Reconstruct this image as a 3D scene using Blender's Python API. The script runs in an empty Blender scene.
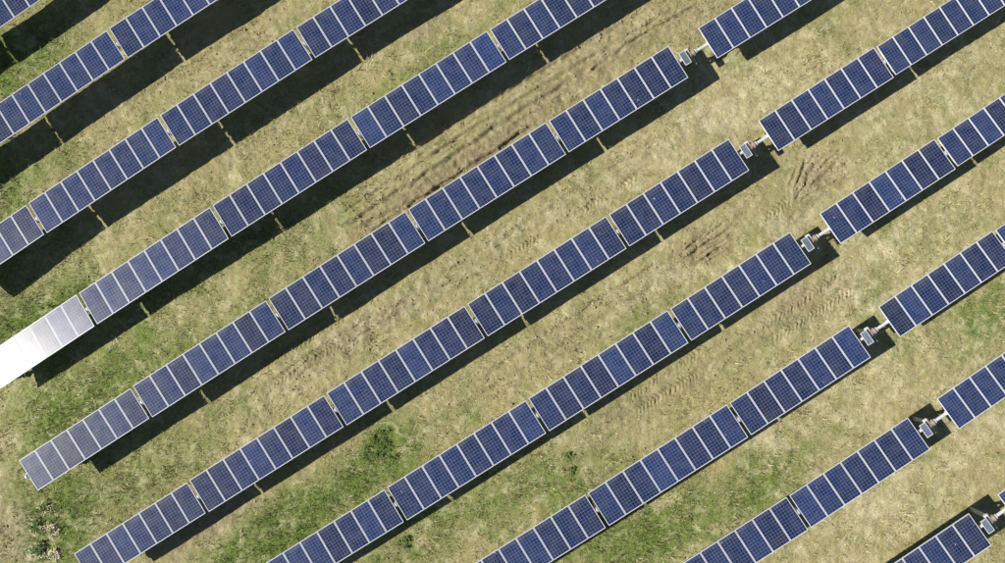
import bpy, bmesh, math, random
import numpy as np
from mathutils import Matrix, Vector

random.seed(7)
rng = np.random.default_rng(11)
scene = bpy.context.scene
col = scene.collection

# ------------------------------------------------------------------ camera
F_PX, CAM_H, PIT, ROL = 670.0, 34.999, -0.02246, -0.02291     # focal length in photo pixels, height and tilts
cp, sp, cr, sr = math.cos(PIT), math.sin(PIT), math.cos(ROL), math.sin(ROL)
R_PIT = Matrix(((1, 0, 0), (0, cp, -sp), (0, sp, cp)))
R_ROL = Matrix(((cr, 0, sr), (0, 1, 0), (-sr, 0, cr)))
CAM_ROT = (R_ROL @ R_PIT).transposed()
cam_data = bpy.data.cameras.new('camera')
cam_data.sensor_width = 36.0
cam_data.lens = 36.0 * F_PX / 1005.0
cam_data.clip_start, cam_data.clip_end = 0.1, 5000.0
cam = bpy.data.objects.new('camera', cam_data)
col.objects.link(cam)
cam.matrix_world = Matrix.Translation((0, 0, CAM_H)) @ CAM_ROT.to_4x4()
scene.camera = cam

# ------------------------------------------------------------------ sky, sun, exposure
ROW_ANGLE = 0.5672
CU, CV = math.cos(ROW_ANGLE), math.sin(ROW_ANGLE)
SUN_U, SUN_V = 1.205, 0.443                       # shadow run per metre of height: along the rows, across the rows
sun_vec = Vector((-SUN_U * CU - SUN_V * CV, -SUN_U * CV + SUN_V * CU, 1.0)).normalized()
sun_el = math.asin(sun_vec.z)
sun_az = math.atan2(sun_vec.x, sun_vec.y)         # clockwise from +Y
world = bpy.data.worlds.new('World')
scene.world = world
world.use_nodes = True
wn = world.node_tree
wn.nodes.clear()
sky = wn.nodes.new('ShaderNodeTexSky')
sky.sky_type = 'NISHITA'
sky.sun_disc = False
sky.sun_elevation = sun_el
sky.sun_rotation = sun_az
sky.air_density, sky.dust_density, sky.ozone_density = 0.8, 0.3, 1.5
bg = wn.nodes.new('ShaderNodeBackground')
bg.inputs['Strength'].default_value = 0.05
wo = wn.nodes.new('ShaderNodeOutputWorld')
wn.links.new(sky.outputs[0], bg.inputs[0])
wn.links.new(bg.outputs[0], wo.inputs[0])
sun_data = bpy.data.lights.new('sun', 'SUN')
sun_data.energy = 5.0
sun_data.angle = math.radians(0.53)
sun_data.color = (1.0, 0.95, 0.87)
sun = bpy.data.objects.new('sun', sun_data)
col.objects.link(sun)
sun.rotation_euler = sun_vec.to_track_quat('Z', 'Y').to_euler()
sun.location = (-40, 0, 40)
scene.view_settings.view_transform = 'Standard'
scene.view_settings.look = 'None'
scene.view_settings.exposure = 0.5
scene.view_settings.gamma = 1.0
scene.view_settings.use_curve_mapping = False


# ------------------------------------------------------------------ pixel <-> place
def unproject(px, py, z):
    """direction of a photo pixel, taken to the height z"""
    v = CAM_ROT @ Vector(((px - 502.5) / F_PX, (281.5 - py) / F_PX, -1.0))
    t = (z - CAM_H) / v.z
    return np.array([v.x * t, v.y * t])


def land(x, y):
    """flat field plus an added hollow that pitches one row end into sun glare"""
    u, w = x * CU + y * CV, -x * CV + y * CU
    d = np.maximum(0.0, -14.3 - np.asarray(u, float))
    return -0.124 * d * d / (d + 2.6) / (1 + (d / 15.5) ** 4) * np.exp(-((w - 12.3) / 3.7) ** 2)


def on_ground(px, py):
    p = unproject(px, py, 0.0)
    for _ in range(4):
        p = unproject(px, py, float(land(p[0], p[1])))
    return p


# rows as surveyed from the photograph (lens barrel included, so the rows bow very slightly)
S_H, S_PIT, S_ROL, S_PHI, S_C = 34.486, -0.02998, -0.01854, 0.56489, 0.00117
S_AX = 1.621
S_V = dict(A=27.57, B=22.126, C=16.684, D=11.247, E=5.734, F=0.211, G=-5.302, H=-10.756, I=-16.196, J=-21.968)
S_U = dict(A=13.40, B=13.375, C=13.338, D=13.257, E=13.242, F=13.227, G=13.285, H=13.275, I=13.335, J=13.443)
S_GAP, S_RIGHT = 0.23, 1.835
AX = 1.72           # height of the panel plane above the ground
ROW_TILT = dict(E=-0.012, F=0.000)      # tilt set by hand on two rows, turning them out of the sun glare
TILT = 0.030        # panels lean a touch towards the sun side


def survey(u, w):
    X, Y = u * math.cos(S_PHI) - w * math.sin(S_PHI), u * math.sin(S_PHI) + w * math.cos(S_PHI)
    x, y, z = X, Y, S_AX - S_H
    c, s = math.cos(S_PIT), math.sin(S_PIT)
    y, z = c * y - s * z, s * y + c * z
    c, s = math.cos(S_ROL), math.sin(S_ROL)
    x, z = c * x + s * z, -s * x + c * z
    a, b = F_PX * x / -z, F_PX * y / -z
    k = 1 - S_C * 25 * (a * a + b * b) / 500 ** 2
    px, py = 502.5 + a * k, 281.5 - b * k
    p = unproject(px, py, AX)
    for _ in range(4):
        p = unproject(px, py, AX + float(land(p[0], p[1])))
    return Vector((p[0], p[1], AX + float(land(p[0], p[1]))))


def section_ends(row, side, i):
    """u of the two ends of section i (counted away from the drive) and its panel count"""
    u0 = S_U[row]
    counts = [7, 8, 8, 8, 7]
    if side == 'R':
        a = u0 + S_RIGHT + sum(counts[:i]) * 1.0 + i * S_GAP
        return a, a + counts[i], counts[i]
    b = u0 - sum(counts[:i]) * 1.0 - i * S_GAP
    return b - counts[i], b, counts[i]


# ------------------------------------------------------------------ node helpers
def new_mat(name):
    m = bpy.data.materials.new(name)
    m.use_nodes = True
    nt = m.node_tree
    nt.nodes.clear()
    out = nt.nodes.new('ShaderNodeOutputMaterial')
    bsdf = nt.nodes.new('ShaderNodeBsdfPrincipled')
    nt.links.new(bsdf.outputs[0], out.inputs[0])
    return m, nt, bsdf


class N:
    """small shorthand for node graphs"""
    def __init__(self, nt):
        self.nt = nt

    def put(self, sock, v):
        if v is None:
            return
        if isinstance(v, bpy.types.NodeSocket):
            self.nt.links.new(v, sock)
        else:
            sock.default_value = v

    def math(self, op, a, b=None, c=None, clamp=False):
        n = self.nt.nodes.new('ShaderNodeMath')
        n.operation = op
        n.use_clamp = clamp
        for s, v in zip(n.inputs, (a, b, c)):
            self.put(s, v)
        return n.outputs[0]

    def mix(self, f, a, b, mode='MIX'):
        n = self.nt.nodes.new('ShaderNodeMix')
        n.data_type = 'RGBA'
        n.blend_type = mode
        self.put(n.inputs['Factor'], f)
        self.put(n.inputs[6], a)
        self.put(n.inputs[7], b)
        return n.outputs[2]

    def noise(self, vec, scale, detail=4, rough=0.55, dist=0.0):
        n = self.nt.nodes.new('ShaderNodeTexNoise')
        self.put(n.inputs['Vector'], vec)
        n.inputs['Scale'].default_value = scale
        n.inputs['Detail'].default_value = detail
        n.inputs['Roughness'].default_value = rough
        n.inputs['Distortion'].default_value = dist
        return n.outputs['Fac']

    def rng(self, v, a, b, c=0.0, d=1.0):
        n = self.nt.nodes.new('ShaderNodeMapRange')
        self.put(n.inputs[0], v)
        for s, x in zip(list(n.inputs)[1:5], (a, b, c, d)):
            s.default_value = x
        return n.outputs[0]

    def tex(self, which):
        return self.nt.nodes.new('ShaderNodeTexCoord').outputs[which]

    def attr(self, name, out='Fac'):
        n = self.nt.nodes.new('ShaderNodeAttribute')
        n.attribute_name = name
        return n.outputs[out]

    def xyz(self, v):
        n = self.nt.nodes.new('ShaderNodeSeparateXYZ')
        self.put(n.inputs[0], v)
        return n.outputs

    def vec(self, x, y, z=0.0):
        n = self.nt.nodes.new('ShaderNodeCombineXYZ')
        for s, v in zip(n.inputs, (x, y, z)):
            self.put(s, v)
        return n.outputs[0]

    def bump(self, h, strength, dist=0.02):
        n = self.nt.nodes.new('ShaderNodeBump')
        n.inputs['Strength'].default_value = strength
        n.inputs['Distance'].default_value = dist
        self.put(n.inputs['Height'], h)
        return n.outputs[0]


def col4(r, g, b):
    return (r, g, b, 1.0)


# ------------------------------------------------------------------ materials
PANEL_W, PANEL_L, PANEL_T = 0.980, 1.862, 0.04


def make_panel_material(name, nx, ny, w, l, dark, light, rough):
    m, nt, b = new_mat(name)
    g = N(nt)
    o = g.xyz(g.tex('Object'))
    fx = g.math('MULTIPLY', g.math('ADD', g.math('DIVIDE', o[0], w), 0.5), float(nx))
    fy = g.math('MULTIPLY', g.math('ADD', g.math('DIVIDE', o[1], l), 0.5), float(ny))
    ex = g.math('ABSOLUTE', g.math('SUBTRACT', g.math('FRACT', fx), 0.5))      # 0.5 on a cell edge
    ey = g.math('ABSOLUTE', g.math('SUBTRACT', g.math('FRACT', fy), 0.5))
    edge = g.math('MAXIMUM', g.math('GREATER_THAN', ex, 0.462), g.math('GREATER_THAN', ey, 0.462))
    bus = g.math('LESS_THAN', g.math('ABSOLUTE', g.math('SUBTRACT', ex, 0.2)), 0.010)
    inside = g.math('MULTIPLY', g.math('LESS_THAN', g.math('ABSOLUTE', g.math('SUBTRACT', fx, nx / 2)), nx / 2),
                    g.math('LESS_THAN', g.math('ABSOLUTE', g.math('SUBTRACT', fy, ny / 2)), ny / 2))
    info = nt.nodes.new('ShaderNodeObjectInfo')
    rnd = info.outputs['Random']
    wn_ = nt.nodes.new('ShaderNodeTexWhiteNoise')
    wn_.noise_dimensions = '3D'
    g.put(wn_.inputs['Vector'], g.vec(g.math('FLOOR', fx), g.math('FLOOR', fy), g.math('MULTIPLY', rnd, 97.0)))
    cellv = wn_.outputs['Value']
    vor = nt.nodes.new('ShaderNodeTexVoronoi')
    vor.inputs['Scale'].default_value = 55.0
    g.put(vor.inputs['Vector'], g.vec(o[0], o[1], g.math('MULTIPLY', rnd, 31.0)))
    cry = g.xyz(vor.outputs['Color'])[0]
    base = g.mix(rnd, col4(*dark), col4(*light))
    wr = nt.nodes.new('ShaderNodeTexWhiteNoise')
    wr.noise_dimensions = '1D'
    g.put(wr.inputs['W'], g.math('MULTIPLY', rnd, 513.0))
    violet = g.rng(wr.outputs['Value'], 0.70, 1.0, 0.0, 0.42)
    base = g.mix(violet, base, col4(dark[0] * 1.9, dark[1] * 1.1, dark[2] * 0.85))
    k = g.math('ADD', 0.62, g.math('ADD', g.math('MULTIPLY', cellv, 0.45), g.math('MULTIPLY', cry, 0.30)))
    k = g.math('MULTIPLY', k, g.rng(g.math('FRACT', g.math('MULTIPLY', rnd, 37.0)), 0.0, 1.0, 0.80, 1.32))
    base = g.mix(1.0, base, g.vec(k, k, k), 'MULTIPLY')
    base = g.mix(g.math('MULTIPLY', bus, 0.22), base, col4(0.20, 0.24, 0.34))
    base = g.mix(g.math('MULTIPLY', edge, 0.66), base, col4(0.21, 0.27, 0.43))
    base = g.mix(inside, col4(0.42, 0.45, 0.52), base)
    dust = g.noise(g.vec(o[0], o[1], g.math('MULTIPLY', rnd, 57.0)), 2.2, 5, 0.6)
    dust = g.rng(dust, 0.35, 0.85, 0.0, 0.09)
    base = g.mix(dust, base, col4(0.42, 0.38, 0.30))
    # dust washed down to the low long edge, and the odd dropping
    low = g.rng(g.math('ADD', o[1], g.math('MULTIPLY', dust, 2.0)), l * 0.40, l * 0.53, 0.0, 0.10)
    base = g.mix(low, base, col4(0.40, 0.36, 0.28))
    spot = g.noise(g.vec(o[0], o[1], g.math('MULTIPLY', rnd, 211.0)), 6.5, 2, 0.4)
    base = g.mix(g.rng(spot, 0.79, 0.81), base, col4(0.62, 0.61, 0.56))
    g.put(b.inputs['Base Color'], base)
    g.put(b.inputs['Roughness'], g.math('ADD', g.math('MULTIPLY', dust, 0.6), rough))
    b.inputs['IOR'].default_value = 1.5
    b.inputs['Specular IOR Level'].default_value = 0.30
    return m


M = {}
M['panel'] = make_panel_material('polycrystalline_glass', 6, 12, PANEL_W - 0.058, PANEL_L - 0.070,
                                 (0.0060, 0.0130, 0.052), (0.010, 0.0235, 0.086), 0.262)
M['small_panel'] = make_panel_material('small_panel_glass', 3, 8, 0.28, 0.62,
                                       (0.09, 0.11, 0.14), (0.12, 0.145, 0.18), 0.25)


def simple(name, rgb, rough, metal=0.0, var=0.25, scale=9.0, rust=None):
    m, nt, b = new_mat(name)
    g = N(nt)
    n = g.noise(g.tex('Object'), scale, 5, 0.6)
    k = g.rng(n, 0.3, 0.7, 1 - var, 1 + var * 0.5)
    c = g.mix(1.0, col4(*rgb), g.vec(k, k, k), 'MULTIPLY')
    if rust:
        r = g.rng(g.noise(g.tex('Object'), scale * 0.6, 6, 0.7, 0.4), 0.52, 0.66)
        c = g.mix(r, c, col4(*rust))
    g.put(b.inputs['Base Color'], c)
    b.inputs['Roughness'].default_value = rough
    b.inputs['Metallic'].default_value = metal
    return m


M['frame'] = simple('anodised_aluminium', (0.62, 0.64, 0.67), 0.45, 0.0, 0.10)
M['backsheet'] = simple('white_backsheet', (0.55, 0.55, 0.54), 0.6)
M['galv'] = simple('galvanised_steel', (0.70, 0.71, 0.72), 0.45, 0.15, 0.20)
M['post'] = simple('dull_galvanised_post', (0.58, 0.59, 0.59), 0.6, 0.2, 0.3)
M['drive'] = simple('drive_housing_rusty', (0.40, 0.32, 0.27), 0.6, 0.1, 0.3, 14.0, (0.30, 0.16, 0.10))
M['motor'] = simple('motor_grey', (0.40, 0.40, 0.39), 0.5, 0.1, 0.2)
M['box'] = simple('controller_box', (0.58, 0.58, 0.55), 0.5, 0.0, 0.12)


# ------------------------------------------------------------------ mesh helpers
def mesh_of(name, bm, mats, smooth=False):
    me = bpy.data.meshes.new(name)
    bm.normal_update()
    bm.to_mesh(me)
    bm.free()
    for m in (mats if isinstance(mats, (list, tuple)) else [mats]):
        me.materials.append(m)
    if smooth:
        for p in me.polygons:
            p.use_smooth = True
    return me


def add_box(bm, c, s, mi=0, bevel=0.0):
    r = bmesh.ops.create_cube(bm, size=1.0, matrix=Matrix.Translation(c) @ Matrix.Diagonal((*s, 1.0)))
    fs = {f for v in r['verts'] for f in v.link_faces}
    for f in fs:
        f.material_index = mi
    if bevel > 0:
        es = list({e for v in r['verts'] for e in v.link_edges})
        bmesh.ops.bevel(bm, geom=es, offset=bevel, segments=1, affect='EDGES', clamp_overlap=True)
    return r


def add_cyl(bm, a, b, r0, r1=None, seg=14, mi=0):
    a, b = Vector(a), Vector(b)
    d = b - a
    mat = Matrix.Translation((a + b) / 2) @ d.to_track_quat('Z', 'Y').to_matrix().to_4x4()
    r = bmesh.ops.create_cone(bm, cap_ends=True, segments=seg, radius1=r0, radius2=r0 if r1 is None else r1,
                              depth=d.length, matrix=mat)
    for f in {f for v in r['verts'] for f in v.link_faces}:
        f.material_index = mi


def link(name, me, parent=None, mat=None):
    o = bpy.data.objects.new(name, me)
    col.objects.link(o)
    if parent is not None:
        o.parent = parent
    if mat is not None:
        o.matrix_basis = mat
    return o


# ------------------------------------------------------------------ ground
def vnoise(x, y, scale, seed):
    """smooth value noise"""
    r = np.random.default_rng(seed)
    T = r.random((256, 256)).astype(np.float32)
    X, Y = np.asarray(x) * scale + 1000.0, np.asarray(y) * scale + 1000.0
    xi, yi = np.floor(X).astype(np.int64), np.floor(Y).astype(np.int64)
    fx, fy = (X - xi).astype(np.float32), (Y - yi).astype(np.float32)
    fx, fy = fx * fx * (3 - 2 * fx), fy * fy * (3 - 2 * fy)
    g = lambda a, b: T[(xi + a) & 255, (yi + b) & 255]
    return (g(0, 0) * (1 - fx) + g(1, 0) * fx) * (1 - fy) + (g(0, 1) * (1 - fx) + g(1, 1) * fx) * fy


def fbm(x, y, scale, octaves, seed, gain=0.55):
    s, a, t = 0.0, 1.0, 0.0
    for i in range(octaves):
        s = s + a * vnoise(x, y, scale * 2.03 ** i, seed + i)
        t += a
        a *= gain
    return s / t


PXM = 19.2     # photo pixels per metre on the ground, near enough for sizing patches


def blob_field(x, y, blobs):
    out = np.zeros_like(x, dtype=np.float32)
    for px, py, ra, rb, s in blobs:
        c = on_ground(px, py)
        dx, dy = x - c[0], y - c[1]
        a, b = (dx * CU + dy * CV) / (ra / PXM), (-dx * CV + dy * CU) / (rb / PXM)
        out += (s * np.exp(-np.minimum(a * a + b * b, 40.0))).astype(np.float32)
    return out


GREEN = [(20, 70, 90, 45, .8), (5, 190, 70, 45, .8), (25, 330, 90, 50, 1.0), (110, 365, 90, 40, .55), (60, 440, 60, 45, .8),
         (150, 465, 120, 40, .6), (50, 530, 55, 50, .8), (255, 550, 60, 25, 1.0), (330, 500, 110, 35, .75), (420, 540, 80, 30, .75),
         (380, 450, 28, 24, .9), (560, 465, 60, 40, .45), (585, 545, 60, 40, .7), (660, 520, 70, 40, .45), (775, 480, 70, 30, .5),
         (985, 325, 40, 40, .7), (300, 235, 90, 35, .4), (160, 300, 70, 35, .45), (430, 60, 45, 20, .35), (620, 335, 50, 20, .3),
         (865, 310, 25, 20, .5), (180, 215, 60, 25, .35), (320, 95, 60, 25, .3), (735, 60, 14, 12, .5), (545, 200, 60, 18, .2),
         (500, 490, 60, 25, .35), (770, 135, 20, 14, .4), (0, 55, 60, 22, .9), (60, 310, 60, 18, .8), (15, 250, 50, 20, .7), (90, 400, 80, 20, .5), (250, 240, 90, 14, .45), (400, 85, 90, 12, .4), (360, 480, 120, 24, .4), (280, 530, 60, 24, .6), (650, 540, 70, 22, .55), (760, 500, 60, 16, .4), (600, 500, 60, 20, .4), (550, 490, 60, 16, .4), (230, 320, 110, 12, .35), (965, 300, 60, 16, .4), (895, 250, 60, 30, .15), (960, 100, 60, 30, .12), (700, 480, 60, 30, .3)]
SOIL = [(815, 178, 22, 20, 1.0), (700, 245, 30, 15, .9), (455, 172, 90, 14, .8), (560, 85, 90, 14, .55), (330, 350, 70, 14, .35),
        (185, 535, 40, 16, .9), (232, 512, 30, 14, .7), (5, 530, 22, 40, .8), (395, 312, 20, 8, .7), (640, 35, 60, 20, .4),
        (430, 28, 24, 8, .6), (575, 45, 40, 16, .35), (790, 300, 40, 20, .4), (330, 395, 40, 12, .35), (720, 25, 40, 25, .35),
        (730, 135, 14, 10, .4), (790, 215, 14, 10, .5), (690, 470, 40, 10, .25), (610, 415, 30, 10, .25), (640, 390, 50, 14, .35),
        (250, 45, 50, 14, .3), (60, 190, 40, 14, .25), (395, 545, 12, 14, .5),
        (470, 165, 170, 13, .45), (410, 300, 190, 12, .40), (600, 320, 170, 13, .28), (690, 385, 150, 12, .35), (640, 165, 90, 14, .2),
        (830, 290, 50, 16, .35), (260, 140, 130, 10, .25), (780, 150, 40, 16, .3), (790, 230, 30, 12, .3), (120, 100, 80, 9, .2)]
PALE = [(925, 80, 90, 50, .35), (900, 260, 110, 60, .45), (900, 500, 90, 50, .4), (720, 70, 70, 40, .35), (800, 90, 60, 40, .4),
        (640, 290, 60, 25, .25), (395, 310, 26, 10, .5), (430, 28, 26, 9, .5), (850, 285, 20, 14, .6), (870, 510, 30, 20, .4),
        (835, 370, 60, 40, .35), (560, 400, 50, 25, .25), (10, 530, 24, 40, .5), (215, 520, 30, 14, .5), (765, 445, 20, 14, .4),
        (480, 255, 200, 16, .28), (700, 130, 120, 22, .35), (820, 200, 60, 26, .35), (900, 390, 120, 30, .3), (300, 385, 120, 14, .25),
        (560, 70, 120, 20, .25), (90, 95, 90, 12, .25), (240, 130, 140, 12, .25), (760, 260, 40, 14, .45), (975, 420, 40, 30, .35),
        (930, 150, 50, 30, .2), (880, 250, 18, 10, .4), (690, 265, 30, 14, .4)]
RUTS = [([(350, 224), (392, 197), (430, 172), (510, 119), (565, 86)], .13, .07), ([(362, 227), (420, 199), (480, 161), (530, 129)], .13, .07),
        ([(372, 232), (440, 189), (500, 150)], .10, .04),
        ([(410, 152), (460, 121), (510, 91), (562, 60), (640, 14)], .13, .055), ([(428, 157), (512, 106), (580, 64), (660, 18)], .12, .045),
        ([(806, 160), (800, 178), (796, 200)], .10, .06), ([(822, 158), (808, 178), (798, 199)], .10, .06), ([(836, 165), (812, 186)], .09, .05),
        ([(797, 198), (815, 172), (840, 150)], .07, .06), ([(799, 194), (822, 176), (846, 163)], .06, .05),
        ([(794, 190), (804, 168), (816, 152)], .06, .06), ([(802, 199), (826, 188), (848, 176)], .06, .05), ([(790, 184), (797, 168)], .07, .06),
        ([(676, 258), (700, 240), (722, 224)], .06, .05), ([(700, 262), (728, 244)], .06, .05), ([(686, 250), (704, 234)], .06, .05),
        ([(590, 72), (650, 30), (700, 4)], .08, .05), ([(345, 212), (400, 176), (460, 138)], .08, .04), ([(380, 225), (450, 178), (520, 133)], .06, .05),
        ([(230, 412), (330, 350), (450, 272), (560, 202), (640, 150)], .16, .022), ([(245, 424), (345, 361), (465, 284), (575, 214), (650, 166)], .16, .022),
        ([(440, 405), (540, 342), (640, 278), (700, 240)], .16, .022), ([(452, 414), (552, 352), (652, 288)], .16, .018),
        ([(590, 440), (690, 378), (780, 320), (850, 272)], .16, .018), ([(210, 150), (330, 74), (420, 16)], .14, .018), ([(60, 150), (150, 92), (280, 8)], .14, .02),
        ([(130, 300), (250, 222), (330, 170)], .14, .018), ([(812, 166), (838, 158)], .08, .05), ([(804, 190), (830, 176)], .08, .05),
        ([(682, 262), (706, 245), (728, 232)], .10, .06), ([(688, 258), (712, 240)], .09, .05), ([(694, 266), (722, 248)], .08, .05),
        ([(300, 376), (352, 341), (400, 312)], .10, .035), ([(255, 392), (330, 343), (372, 316)], .10, .03),
        ([(545, 335), (600, 300), (655, 264)], .10, .03), ([(70, 205), (140, 158), (230, 98)], .10, .02), ([(600, 480), (690, 424)], .10, .02)]
TREADS = [((250, 374), (345, 315), .26), ((268, 387), (352, 334), .26), ((292, 424), (366, 378), .26),
          ((634, 412), (712, 364), .28), ((625, 398), (702, 349), .28), ((768, 342), (856, 285), .30), ((762, 325), (842, 273), .30),
          ((765, 217), (792, 198), .24), ((505, 255), (560, 222), .22), ((580, 212), (640, 174), .22), ((370, 390), (400, 370), .24)]


def seg_dist(x, y, a, b):
    d = b - a
    L = np.hypot(*d)
    t = ((x - a[0]) * d[0] + (y - a[1]) * d[1]) / (L * L)
    s = ((x - a[0]) * d[1] - (y - a[1]) * d[0]) / L
    return t, t * L, s, L


def relief(x, y, soil):
    """clods, wheel ruts and tread prints, in metres"""
    z = (fbm(x, y, 0.35, 3, 5) - 0.5) * 0.20
    clod = fbm(x, y, 2.6, 4, 21, 0.65) - 0.5
    z += clod * (0.105 + 0.13 * np.clip(soil, 0, 1))
    wob = (fbm(x, y, 0.9, 3, 77) - 0.5) * 0.25
    for pts, wd, dp in RUTS:
        g = [on_ground(*p) for p in pts]
        for a, b in zip(g[:-1], g[1:]):
            lo, hi = np.minimum(a, b) - 1, np.maximum(a, b) + 1
            k = np.nonzero((x > lo[0]) & (x < hi[0]) & (y > lo[1]) & (y < hi[1]))
            t, al, s, L = seg_dist(x[k], y[k], a, b)
            ends = np.clip(np.minimum(al + .12, L + .12 - al) / .25, 0, 1)
            q = (s + wob[k]) / wd
            brk = np.clip(fbm(x[k], y[k], 1.1, 2, 91) * 2.6 - 0.45, 0.40, 1)
            z[k] += ends * brk * dp * 1.7 * (-1.25 * np.exp(-q * q) + 0.55 * np.exp(-(np.abs(q) - 1.7) ** 2 * 1.6))
    for a, b, wd in TREADS:
        a, b = on_ground(*a), on_ground(*b)
        lo, hi = np.minimum(a, b) - .6, np.maximum(a, b) + .6
        k = np.nonzero((x > lo[0]) & (x < hi[0]) & (y > lo[1]) & (y < hi[1]))
        t, al, s, L = seg_dist(x[k], y[k], a, b)
        s = s + wob[k] * .5
        m = np.clip((wd - np.abs(s)) / .05, 0, 1) * np.clip(np.minimum(al, L - al) / .3, 0, 1)
        ph = (al + np.abs(s) * 0.8) / 0.23 + fbm(x[k], y[k], 1.3, 3, 3) * 1.3
        m *= np.clip(fbm(x[k], y[k], 1.1, 3, 55) * 3.4 - .9, 0.05, 1)
        z[k] += m * (0.040 * np.sign(np.sin(ph * 2 * np.pi)) * np.minimum(1, np.abs(np.sin(ph * 2 * np.pi)) * 2.2) - 0.018)
    return z


def tread_mask(x, y):
    m = np.zeros_like(x)
    for a, b, wd in TREADS:
        t, al, s, L = seg_dist(x, y, on_ground(*a), on_ground(*b))
        m = np.maximum(m, np.clip((wd + .12 - np.abs(s)) / .12, 0, 1) * ((t > -.02) & (t < 1.02)))
    return m


def build_ground():
    step = 0.062
    xs = np.arange(-31.5, 31.5, step)
    ys = np.arange(-19.5, 19.5, step)
    grow = np.cumsum(0.15 * 1.42 ** np.arange(24))
    xs = np.concatenate([xs[0] - grow[::-1], xs, xs[-1] + grow])
    ys = np.concatenate([ys[0] - grow[::-1], ys, ys[-1] + grow])
    X, Y = np.meshgrid(xs, ys)
    shp = X.shape
    x, y = X.ravel(), Y.ravel()
    green = blob_field(x, y, GREEN)
    soil = blob_field(x, y, SOIL)
    pale = blob_field(x, y, PALE)
    for pts, wd, dp in RUTS:
        g = [on_ground(*q) for q in pts]
        for a, b in zip(g[:-1], g[1:]):
            t, al, sd, L = seg_dist(x, y, a, b)
            soil = np.maximum(soil, (np.exp(-np.minimum((sd / (2.0 * wd)) ** 2, 30)) * ((t > 0) & (t < 1)) * min(1.0, dp * 11)).astype(np.float32))
    z = land(x, y) + relief(x, y, soil)
    n = len(x)
    co = np.empty((n, 3), np.float32)
    co[:, 0], co[:, 1], co[:, 2] = x, y, z
    ny, nx = shp
    i = (np.arange(ny - 1)[:, None] * nx + np.arange(nx - 1)[None, :]).ravel()
    quads = np.stack([i, i + 1, i + nx + 1, i + nx], 1).astype(np.int32)
    me = bpy.data.meshes.new('ground')
    me.vertices.add(n)
    me.vertices.foreach_set('co', co.ravel())
    me.loops.add(quads.size)
    me.loops.foreach_set('vertex_index', quads.ravel())
    me.polygons.add(len(quads))
    me.polygons.foreach_set('loop_start', np.arange(0, quads.size, 4, dtype=np.int32))
    me.polygons.foreach_set('use_smooth', np.ones(len(quads), bool))
    me.update(calc_edges=True)
    for nm, v in (('green', green), ('soil', soil), ('pale', pale)):
        a = me.attributes.new(nm, 'FLOAT', 'POINT')
        a.data.foreach_set('value', v.astype(np.float32))
    me.materials.append(M['ground'])
    o = link('ground', me)
    o['kind'] = 'structure'
    o['label'] = 'dry tan and green grassy field under the solar rows'
    return o


def ground_material():
    m, nt, b = new_mat('dry_grass_field')
    g = N(nt)
    p = g.tex('Object')
    s = g.xyz(p)
    # streaks run with the mowing and wheel tracks, along the rows
    ua = g.math('ADD', g.math('MULTIPLY', s[0], CU), g.math('MULTIPLY', s[1], CV))
    wa = g.math('ADD', g.math('MULTIPLY', s[0], -CV), g.math('MULTIPLY', s[1], CU))
    streak = g.noise(g.vec(g.math('MULTIPLY', ua, 0.28), wa, 0.0), 2.0, 5, 0.6, 0.5)
    n1 = g.noise(p, 0.45, 5, 0.6, 0.6)
    n2 = g.noise(p, 2.6, 6, 0.65, 0.5)
    n3 = g.noise(p, 11.0, 5, 0.7, 0.3)
    n5 = g.noise(p, 1.15, 6, 0.68, 0.8)
    n4 = g.noise(p, 34.0, 3, 0.7)
    dry = g.mix(g.rng(n2, 0.30, 0.70), col4(0.225, 0.187, 0.088), col4(0.460, 0.410, 0.215))
    dry = g.mix(g.rng(n3, 0.38, 0.66, 0, .75), dry, col4(0.43, 0.390, 0.185))
    grn = g.mix(g.rng(n3, 0.32, 0.68), col4(0.066, 0.115, 0.020), col4(0.225, 0.295, 0.075))
    gf = g.math('ADD', g.math('MULTIPLY', g.attr('green'), 0.95),
                g.math('ADD', g.rng(n1, 0.35, 0.68, -0.30, 0.48), g.rng(n2, 0.3, 0.7, -0.34, 0.34)))
    gf = g.math('ADD', gf, g.rng(streak, 0.3, 0.7, -0.26, 0.26), clamp=True)
    c = g.mix(gf, dry, grn)
    pf = g.math('ADD', g.attr('pale'), g.math('ADD', g.rng(n5, 0.40, 0.66, -0.35, 0.75), g.rng(streak, 0.4, 0.75, -0.2, 0.3)), clamp=True)
    c = g.mix(g.math('MULTIPLY', pf, 0.75), c, g.mix(g.rng(n3, .3, .7), col4(0.44, 0.39, 0.215), col4(0.76, 0.70, 0.48)))
    sf = g.math('ADD', g.math('MULTIPLY', g.attr('soil'), 1.1), g.rng(n2, 0.3, 0.7, -0.35, 0.35), clamp=True)
    soilc = g.mix(g.rng(n3, 0.35, 0.65), col4(0.165, 0.133, 0.075), col4(0.36, 0.305, 0.185))
    c = g.mix(g.math('MULTIPLY', sf, 0.8), c, soilc)
    k = g.rng(n4, 0.3, 0.7, 0.72, 1.25)
    c = g.mix(1.0, c, g.vec(k, k, k), 'MULTIPLY')
    g.put(b.inputs['Base Color'], c)
    b.inputs['Roughness'].default_value = 0.95
    b.inputs['Specular IOR Level'].default_value = 0.1
    h = g.math('ADD', g.math('MULTIPLY', n3, 1.0), g.math('MULTIPLY', n4, 0.5))
    g.put(b.inputs['Normal'], g.bump(h, 0.9, 0.06))
    return m


M['ground'] = ground_material()
build_ground()


# ------------------------------------------------------------------ trackers
def panel_mesh():
    bm = bmesh.new()
    add_box(bm, (0, 0, -0.008), (PANEL_W - 0.03, PANEL_L - 0.03, 0.008))
    return mesh_of('solar_panel', bm, M['panel'])


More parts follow.
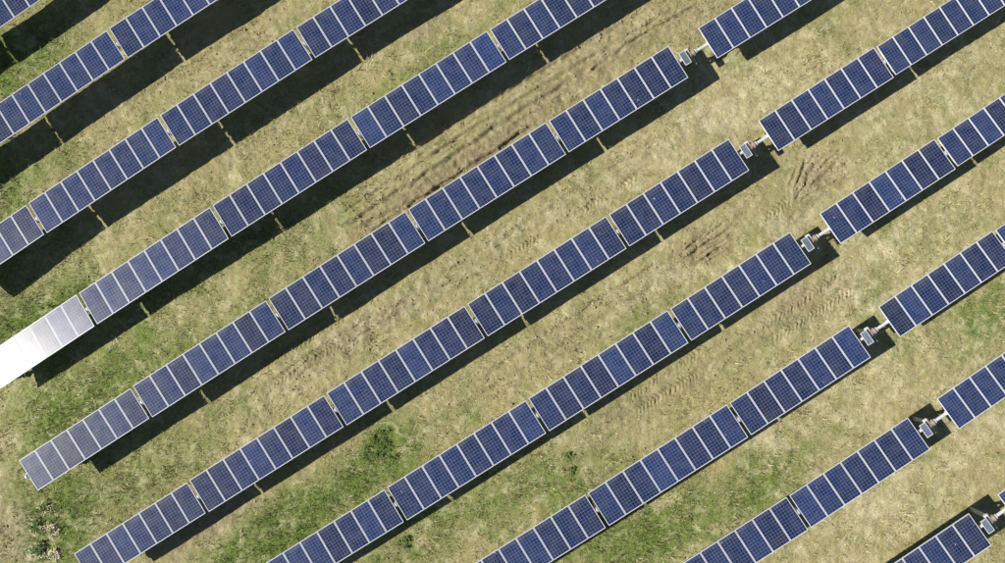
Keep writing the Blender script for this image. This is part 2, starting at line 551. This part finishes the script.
def frame_mesh(w, l, t, bw, name):
    bm = bmesh.new()
    add_box(bm, (0, l / 2 - bw / 2, -t / 2), (w, bw, t), bevel=.003)
    add_box(bm, (0, -l / 2 + bw / 2, -t / 2), (w, bw, t), bevel=.003)
    add_box(bm, (w / 2 - bw / 2, 0, -t / 2), (bw, l - 2 * bw, t), bevel=.003)
    add_box(bm, (-w / 2 + bw / 2, 0, -t / 2), (bw, l - 2 * bw, t), bevel=.003)
    return mesh_of(name, bm, M['frame'])


ME_PANEL = panel_mesh()
ME_FRAME = frame_mesh(PANEL_W, PANEL_L, PANEL_T, 0.028, 'frame')
RAIL_H, TUBE_R = 0.055, 0.075
TUBE_Z = -PANEL_T - RAIL_H - TUBE_R


def rail_mesh():
    bm = bmesh.new()
    add_box(bm, (0, 0, -PANEL_T - 0.006), (0.09, 1.30, 0.008))
    for s in (-1, 1):
        add_box(bm, (s * 0.030, 0, -PANEL_T - 0.032), (0.006, 1.26, 0.044))
    add_box(bm, (0, 0, TUBE_Z - TUBE_R - 0.006), (0.07, 0.19, 0.012))
    for s in (-1, 1):
        add_box(bm, (0, s * 0.088, TUBE_Z + 0.01), (0.05, 0.012, 0.17))
    return mesh_of('mounting_rail', bm, M['galv'])


ME_RAIL = rail_mesh()


def bearing_mesh():
    bm = bmesh.new()
    add_cyl(bm, (-0.045, 0, TUBE_Z), (0.045, 0, TUBE_Z), 0.150, seg=18)
    add_box(bm, (0, 0.02, TUBE_Z + 0.155), (0.08, 0.13, 0.03), bevel=.005)
    add_cyl(bm, (-0.075, 0, TUBE_Z), (0.075, 0, TUBE_Z), 0.105, seg=18)
    for s in (-1, 1):
        add_box(bm, (0, s * 0.115, TUBE_Z - 0.13), (0.09, 0.02, 0.30), bevel=.004)
        add_box(bm, (0, s * 0.155, TUBE_Z + 0.0), (0.085, 0.05, 0.022), bevel=.003)
    add_box(bm, (0, 0, TUBE_Z - 0.285), (0.14, 0.27, 0.02), bevel=.003)
    return mesh_of('bearing', bm, M['post'])


ME_BEARING = bearing_mesh()
POST_L = 2.2


def post_mesh(wf, d, name):
    bm = bmesh.new()
    for s in (-1, 1):
        add_box(bm, (0, s * d / 2, -POST_L / 2), (wf, 0.010, POST_L))
    add_box(bm, (0, 0, -POST_L / 2), (0.008, d - 0.010, POST_L))
    return mesh_of(name, bm, M['post'])


ME_POST = post_mesh(0.10, 0.15, 'post')
ME_DPOST = post_mesh(0.10, 0.16, 'drive_post')


def drive_mesh():
    bm = bmesh.new()
    add_cyl(bm, (-0.09, 0, 0), (0.09, 0, 0), 0.135, seg=20)
    for s in (-1, 1):
        add_cyl(bm, (s * 0.09, 0, 0), (s * 0.12, 0, 0), 0.165, seg=20)
        for k in range(8):
            a = k * math.pi / 4
            add_cyl(bm, (s * 0.12, .145 * math.cos(a), .145 * math.sin(a)), (s * 0.138, .145 * math.cos(a), .145 * math.sin(a)), 0.014, seg=6)
    add_cyl(bm, (0, -0.26, -0.12), (0, 0.24, -0.12), 0.085, seg=14)          # worm housing
    add_box(bm, (0, 0, -0.23), (0.24, 0.26, 0.10), bevel=.01)
    return mesh_of('slew_drive', bm, M['drive'])


def motor_mesh():
    bm = bmesh.new()
    add_cyl(bm, (0, -0.26, -0.12), (0, -0.31, -0.12), 0.065, seg=14)
    add_cyl(bm, (0, -0.31, -0.12), (0, -0.52, -0.12), 0.032, seg=14)
    add_cyl(bm, (0, -0.52, -0.12), (0, -0.535, -0.12), 0.036, seg=14)
    return mesh_of('motor', bm, M['motor'])


def flange_mesh():
    bm = bmesh.new()
    add_cyl(bm, (-0.03, 0, 0), (0.03, 0, 0), 0.12, seg=18)
    return mesh_of('tube_collar', bm, M['galv'])


def ctrl_box_mesh():
    bm = bmesh.new()
    add_box(bm, (0, 0, 0), (0.20, 0.26, 0.11), bevel=.012)
    add_box(bm, (0, 0, 0.06), (0.17, 0.23, 0.012), bevel=.004)
    add_box(bm, (0, -0.20, -0.02), (0.03, 0.20, 0.03))
    return mesh_of('controller_box', bm, M['box'])


def spanel_mesh():
    bm = bmesh.new()
    add_box(bm, (0, 0, -0.008), (0.31, 0.67, 0.008))
    return mesh_of('power_panel', bm, M['small_panel'])


def sbracket_mesh():
    bm = bmesh.new()
    add_box(bm, (0, 0, -0.045), (0.05, 0.50, 0.03))
    add_box(bm, (0, 0, -0.09), (0.05, 0.05, 0.08))
    return mesh_of('bracket', bm, M['galv'])


ME_DRIVE, ME_MOTOR, ME_COLLAR, ME_BOX = drive_mesh(), motor_mesh(), flange_mesh(), ctrl_box_mesh()
ME_SPANEL, ME_SFRAME, ME_SBRACKET = spanel_mesh(), frame_mesh(0.34, 0.70, 0.03, 0.016, 'panel_frame'), sbracket_mesh()


def tube_mesh(length):
    bm = bmesh.new()
    add_cyl(bm, (-length / 2, 0, TUBE_Z), (length / 2, 0, TUBE_Z), TUBE_R, seg=16)
    return mesh_of('torque_tube', bm, M['galv'], smooth=False)


def basis(a, b, tilt=TILT, roll=0.0):
    eu = (b - a).normalized()
    side = Vector((0, 0, 1)).cross(eu).normalized()          # up-left across the row
    nrm = eu.cross(side)
    t = tilt + roll
    ew = side * math.cos(t) - nrm * math.sin(t)
    en = eu.cross(ew)
    return Matrix((eu, ew, en)).transposed()


def tracker(row, left, right, label):
    u_ref = S_U[row]
    e = bpy.data.objects.new('solar_tracker', None)
    col.objects.link(e)
    secs = []
    for side, idx in (('L', left), ('R', right)):
        for i in idx:
            u0, u1, n = section_ends(row, side, i)
            if side == 'L':
                last = i == 4
            secs.append((side, i, survey(u0, S_V[row]), survey(u1, S_V[row]), n))
    secs.sort(key=lambda s: (s[2].x * CU + s[2].y * CV))
    mid = secs[len(secs) // 2]
    c = (mid[2] + mid[3]) / 2
    base = Vector((c.x, c.y, c.z - AX))
    e.location = base
    e.empty_display_size = 0.5
    e['label'], e['category'], e['group'] = label, 'solar tracker', 'parallel rows of solar panels across the field'
    inv = Matrix.Translation(-base)

    def place(name, me, mat, parent=e):
        return link(name, me, parent, inv @ mat if parent is e else mat)

    posts = []
    for k, (side, i, a, b, n) in enumerate(secs):
        roll = random.uniform(-0.006, 0.006)
        B = basis(a, b, ROW_TILT.get(row, TILT), roll).to_4x4()
        cen = (a + b) / 2
        L = (b - a).length
        a, b = a - (b - a) * (0.036 / L), b + (b - a) * (0.036 / L)
        L = (b - a).length
        sc = L / n                                            # panel pitch in this section
        for j in range(n):
            pos = a.lerp(b, (j + 0.5) / n)
            tw = Matrix.Rotation(random.gauss(0, 0.0022), 4, 'X') @ Matrix.Rotation(random.gauss(0, 0.0022), 4, 'Y')
            p = place('solar_panel', ME_PANEL, Matrix.Translation(pos) @ B @ tw @ Matrix.Diagonal((sc, sc, 1, 1)))
            link('frame', ME_FRAME, p)
        for j in range(n + 1):
            f = min(max(j / n, 0.008), 0.992)
            place('mounting_rail', ME_RAIL, Matrix.Translation(a.lerp(b, f)) @ B)
        # tube reaches half way over each gap
        ta, tb = a.copy(), b.copy()
        nxt = secs[k + 1] if k + 1 < len(secs) else None
        prv = secs[k - 1] if k else None
        d = (b - a).normalized()
        drive_right = side == 'L' and i == 0
        drive_left = side == 'R' and i == 0
        if not drive_right:
            tb = tb + d * (S_GAP * sc * 0.5 - 0.036)
            posts.append((tb.copy(), B))
        else:
            tb = tb + d * 0.66
        if drive_left:
            ta = ta - d * 0.72
        else:
            ta = ta - d * (S_GAP * sc * 0.5 - 0.036)
            if prv is None:
                if side == 'L' and i == 4:
                    ta = ta - d * 0.12
                posts.append((ta + d * 0.04, B))
        place('torque_tube', tube_mesh((tb - ta).length), Matrix.Translation((ta + tb) / 2) @ B)
        if drive_right:
            z = Vector((0, 0, TUBE_Z))
            dc = b + d * (0.82 * sc)
            place_d = Matrix.Translation(dc) @ B @ Matrix.Translation(z)
            dr = place('slew_drive', ME_DRIVE, place_d)
            link('motor', ME_MOTOR, dr)
            place('post', ME_DPOST, Matrix.Translation(dc + Vector((0, 0, TUBE_Z - 0.28))))
            for off in (0.60, 1.04):
                place('tube_collar', ME_COLLAR, Matrix.Translation(b + d * off * sc) @ B @ Matrix.Translation(z))
            place('controller_box', ME_BOX, Matrix.Translation(b + d * (0.66 * sc)) @ B @ Matrix.Translation((0, 0.23, TUBE_Z + 0.02)))
            sp_ = place('power_panel', ME_SPANEL, Matrix.Translation(b + d * (0.36 * sc)) @ B @ Matrix.Translation((0, -0.03, 0.06)))
            link('panel_frame', ME_SFRAME, sp_)
            link('bracket', ME_SBRACKET, sp_)
    for p, B in posts:
        place('bearing', ME_BEARING, Matrix.Translation(p) @ B)
        place('post', ME_POST, Matrix.Translation(p + Vector((0, 0, TUBE_Z - 0.29))) @ Matrix.Rotation(ROW_ANGLE, 4, 'Z'))
    return e


tracker('A', [2, 3, 4], [], 'row of blue solar panels just clipping the upper left corner of the photo')
tracker('B', [1, 2, 3, 4], [], 'second row of solar panels from the upper left corner, meeting the left and top edges')
tracker('C', [1, 2, 3, 4], [], 'row of solar panels from left edge to top edge, just above the white glaring row')
tracker('D', [0, 1, 2, 3, 4], [], 'row of solar panels whose left end glares white in the sun')
tracker('E', [0, 1, 2, 3, 4], [0], 'row of panels with free lower left end and the topmost drive gap at its right')
tracker('F', [0, 1, 2, 3, 4], [0, 1], 'longest row of panels, through the middle of the photo, second drive gap from the top')
tracker('G', [0, 1, 2, 3], [0, 1], 'row of panels just below the middle row, third drive gap from the top')
tracker('H', [0, 1, 2], [0, 1], 'row of panels on the right with the fourth drive gap from the top')
tracker('I', [0, 1], [0], 'row of panels at lower right with the fifth drive gap, next to the corner row')
tracker('J', [0], [0], 'short row of panels cut off by the lower right corner')

# ------------------------------------------------------------------ grass


def scatter_mesh(name, P, ang, lean, hgt, wid, colr, mat):
    """single-blade triangles: base at P, leaning out"""
    n = len(P)
    dx, dy = np.cos(ang), np.sin(ang)
    v = np.empty((n, 3, 3), np.float32)
    px, py = -dy * wid / 2, dx * wid / 2
    v[:, 0] = P + np.stack([px, py, 0 * px], 1)
    v[:, 1] = P - np.stack([px, py, 0 * px], 1)
    v[:, 2] = P + np.stack([dx * hgt * np.sin(lean), dy * hgt * np.sin(lean), hgt * np.cos(lean)], 1)
    me = bpy.data.meshes.new(name)
    me.vertices.add(3 * n)
    me.vertices.foreach_set('co', v.ravel())
    me.loops.add(3 * n)
    me.loops.foreach_set('vertex_index', np.arange(3 * n, dtype=np.int32))
    me.polygons.add(n)
    me.polygons.foreach_set('loop_start', np.arange(0, 3 * n, 3, dtype=np.int32))
    me.update(calc_edges=True)
    a = me.attributes.new('tint', 'FLOAT_COLOR', 'POINT')
    c = np.ones((n, 3, 4), np.float32)
    c[:, :, :3] = colr[:, None, :]
    a.data.foreach_set('color', c.ravel())
    me.materials.append(mat)
    return me


def blade_material():
    m, nt, b = new_mat('grass_blade')
    g = N(nt)
    c = g.attr('tint', 'Color')
    g.put(b.inputs['Base Color'], c)
    b.inputs['Roughness'].default_value = 0.8
    b.inputs['Specular IOR Level'].default_value = 0.15
    tr = nt.nodes.new('ShaderNodeBsdfTranslucent')
    g.put(tr.inputs[0], c)
    mx = nt.nodes.new('ShaderNodeMixShader')
    mx.inputs[0].default_value = 0.25
    out = [n for n in nt.nodes if n.type == 'OUTPUT_MATERIAL'][0]
    nt.links.new(b.outputs[0], mx.inputs[1])
    nt.links.new(tr.outputs[0], mx.inputs[2])
    nt.links.new(mx.outputs[0], out.inputs[0])
    return m


M['blade'] = blade_material()
DRY = np.array([[0.42, 0.375, 0.18], [0.54, 0.485, 0.27], [0.28, 0.235, 0.11], [0.46, 0.425, 0.195], [0.62, 0.565, 0.35]])
GRN = np.array([[0.12, 0.17, 0.04], [0.19, 0.24, 0.07], [0.09, 0.13, 0.03], [0.27, 0.29, 0.10], [0.33, 0.32, 0.14]])


def build_grass(n_tuft, per):
    x = rng.uniform(-30, 30, n_tuft)
    y = rng.uniform(-18, 18, n_tuft)
    green = blob_field(x, y, GREEN) + (fbm(x, y, .5, 4, 31) - .5) * 1.3
    soil = blob_field(x, y, SOIL)
    dens = fbm(x, y, .8, 4, 41)
    keep = rng.random(n_tuft) < np.clip(0.12 + 1.9 * (dens - .36) + .38 * green - .75 * soil, 0.03, 1) * (1 - .6 * tread_mask(x, y))
    x, y, green, soil = x[keep], y[keep], green[keep], soil[keep]
    z = land(x, y) + relief(x, y, soil)
    k = len(x)
    ti = np.repeat(np.arange(k), per)
    n = len(ti)
    size = np.clip(rng.lognormal(.05, .42, k) * (0.80 + .35 * np.clip(green, 0, 1)), .35, 3.0)
    P = np.stack([x[ti], y[ti], z[ti] - .012], 1)
    P[:, :2] += rng.normal(0, .045, (n, 2)) * size[ti][:, None]
    lay = rng.uniform(0, 2 * np.pi, k)
    ang = np.where(rng.random(n) < .45, lay[ti] + rng.normal(0, .5, n), rng.uniform(0, 2 * np.pi, n))
    lean = np.clip(rng.normal(.95, .32, n), .1, 1.5)
    hgt = rng.uniform(.06, .17, n) * size[ti]
    wid = rng.uniform(.015, .034, n) * np.sqrt(size[ti])
    gp = np.clip(.12 + .7 * green[ti] + rng.normal(0, .16, n), 0, 1)
    isg = rng.random(n) < gp
    c = np.where(isg[:, None], GRN[rng.integers(0, 5, n)], DRY[rng.integers(0, 5, n)])
    tone = (0.70 + .60 * rng.random(k))[ti] * rng.uniform(.85, 1.15, n)
    c = c * tone[:, None]
    o = link('grass', scatter_mesh('grass', P.astype(np.float32), ang, lean, hgt, wid, c.astype(np.float32), M['blade']))
    o['kind'] = 'stuff'
    o['label'] = 'short dry and green grass covering the field'
    o['category'] = 'grass'


build_grass(115000, 6)


def build_clods(n):
    x, y = rng.uniform(-29, 29, n * 14), rng.uniform(-17.5, 17.5, n * 14)
    soil = blob_field(x, y, SOIL)
    p = np.clip(.55 * soil + .03 + .15 * (fbm(x, y, .7, 3, 61) > .62), 0, 1)
    k = np.nonzero(rng.random(len(x)) < p * .5)[0][:n]
    x, y, soil = x[k], y[k], soil[k]
    # more of them along the berms of the ruts
    ex, ey = [], []
    for pts, wd, dp in RUTS:
        g = [on_ground(*q) for q in pts]
        for a, b in zip(g[:-1], g[1:]):
            L = np.hypot(*(b - a))
            m = int(L * 7)
            t = rng.random(m)
            off = rng.choice([-1.5, 1.5], m) * wd + rng.normal(0, .05, m)
            d = (b - a) / L
            ex.append(a[0] + t * (b - a)[0] - d[1] * off)
            ey.append(a[1] + t * (b - a)[1] + d[0] * off)
    x, y = np.concatenate([x] + ex), np.concatenate([y] + ey)
    m = len(x)
    z = land(x, y) + relief(x, y, blob_field(x, y, SOIL))
    r_ = np.clip(rng.lognormal(-3.5, .45, m), .014, .085)
    base = np.array([[1, 0, 0], [.31, .95, 0], [-.81, .59, 0], [-.81, -.59, 0], [.31, -.95, 0], [.1, 0, .8], [0, .1, -.7]], np.float32)
    fs = np.array([[0, 1, 5], [1, 2, 5], [2, 3, 5], [3, 4, 5], [4, 0, 5], [1, 0, 6], [2, 1, 6], [3, 2, 6], [4, 3, 6], [0, 4, 6]], np.int32)
    v = base[None] * rng.uniform(.6, 1.35, (m, 7, 3)) * r_[:, None, None]
    a = rng.uniform(0, 6.283, m)
    c, s_ = np.cos(a)[:, None], np.sin(a)[:, None]
    v = np.stack([v[..., 0] * c - v[..., 1] * s_, v[..., 0] * s_ + v[..., 1] * c, v[..., 2]], -1)
    v += np.stack([x, y, z + r_ * .2], 1)[:, None, :]
    f = (fs[None] + (np.arange(m) * 7)[:, None, None]).reshape(-1, 3)
    me = bpy.data.meshes.new('soil_clods')
    me.from_pydata(v.reshape(-1, 3).tolist(), [], f.tolist())
    me.materials.append(M['clod'])
    o = link('soil_clods', me)
    o['kind'] = 'stuff'
    o['label'] = 'loose brown soil clods scattered over the ruts and bare ground'
    o['category'] = 'soil'


M['clod'] = simple('dry_soil_clod', (0.30, 0.245, 0.145), 0.95, 0, .35, 3.0)
build_clods(4000)


# ------------------------------------------------------------------ weeds that stand out from the grass
def leaf_material():
    m, nt, b = new_mat('weed_leaf')
    g = N(nt)
    info = nt.nodes.new('ShaderNodeObjectInfo')
    n = g.noise(g.tex('Object'), 14.0, 3)
    c = g.mix(g.rng(n, .3, .7), col4(0.075, 0.13, 0.026), col4(0.19, 0.27, 0.07))
    g.put(b.inputs['Base Color'], c)
    b.inputs['Roughness'].default_value = 0.6
    b.inputs['Specular IOR Level'].default_value = 0.25
    return m


M['leaf'] = leaf_material()
M['straw'] = simple('pale_straw', (0.62, 0.57, 0.36), 0.9, 0, .3, 12)
M['stem'] = simple('weed_stem', (0.20, 0.21, 0.08), 0.8, 0, .2)


def weed(px, py, rad, n, hgt, label, straw=0):
    c = on_ground(px, py)
    z0 = float(land(c[0], c[1]))
    e = bpy.data.objects.new('weed_plant', None)
    col.objects.link(e)
    e.location = (c[0], c[1], z0)
    e.empty_display_size = .2
    e['label'], e['category'], e['group'] = label, 'weed', 'weeds growing taller than the grass'
    bm = bmesh.new()
    bs = bmesh.new()
    bd = bmesh.new()
    ns = max(5, n // 9)
    for s in range(ns):
        a, r = random.uniform(0, 6.283), rad * math.sqrt(random.random())
        r *= 0.75 + .35 * math.sin(3 * a + rad * 9)
        bx, by = r * math.cos(a), r * math.sin(a)
        h = hgt * random.uniform(.5, 1.15)
        tx, ty = bx + random.gauss(0, .12) * h * 2, by + random.gauss(0, .12) * h * 2
        add_cyl(bs, (bx, by, -.05), (tx, ty, h), .008, .004, 5)
        for k in range(max(3, n // ns)):
            f = random.uniform(.15, 1)
            p = Vector((bx, by, 0)).lerp(Vector((tx, ty, h)), f)
            a2 = random.uniform(0, 6.283)
            L, w = random.uniform(.10, .24) * (1.2 - .5 * f), random.uniform(.025, .06)
            d = Vector((math.cos(a2), math.sin(a2), random.uniform(-.1, .7))).normalized()
            q = Vector((-math.sin(a2), math.cos(a2), random.uniform(-.3, .3))).normalized()
            v = [p, p + d * L * .5 + q * w / 2 + Vector((0, 0, .01)), p + d * L - Vector((0, 0, .02)), p + d * L * .5 - q * w / 2 + Vector((0, 0, .01))]
            bm.faces.new([bm.verts.new(t) for t in v])
    for s in range(straw):
        a, r = random.uniform(0, 6.283), rad * math.sqrt(random.random())
        p = Vector((r * math.cos(a), r * math.sin(a), random.uniform(.02, .8) * hgt))
        a2 = random.uniform(0, 6.283)
        d = Vector((math.cos(a2), math.sin(a2), random.uniform(-.2, .5))).normalized() * random.uniform(.1, .28)
        q = Vector((-math.sin(a2), math.cos(a2), 0)) * random.uniform(.012, .032)
        bd.faces.new([bd.verts.new(t) for t in (p + q, p - q, p + d)])
    link('foliage', mesh_of('foliage', bm, M['leaf']), e)
    link('stem', mesh_of('stem', bs, M['stem']), e)
    if straw:
        link('dry_stalk', mesh_of('dry_stalk', bd, M['straw']), e)
    else:
        bd.free()


weed(380, 446, 1.05, 700, .20, 'large low green weed clump between two rows, above the bottom centre')
weed(46, 508, .42, 230, .30, 'green weed with pale stalks, topmost of the patch in the lower left corner', 60)
weed(38, 527, .45, 260, .30, 'leafy green weed in the middle of the lower left corner patch', 70)
weed(54, 530, .34, 60, .28, 'pale strawy weed on the right of the lower left corner patch', 150)
weed(40, 551, .48, 280, .30, 'green weed at the bottom edge of the lower left corner patch', 60)
weed(55, 555, .32, 50, .28, 'pale dry weed at the bottom edge, right of the lower left corner', 140)
weed(405, 541, .50, 150, .18, 'dark leafy weed beside a bare pale patch at the bottom centre')
weed(568, 457, .28, 70, .16, 'small dark green weed, upper of two right of bottom centre')
weed(572, 470, .30, 80, .18, 'small dark green weed, lower of two right of bottom centre')
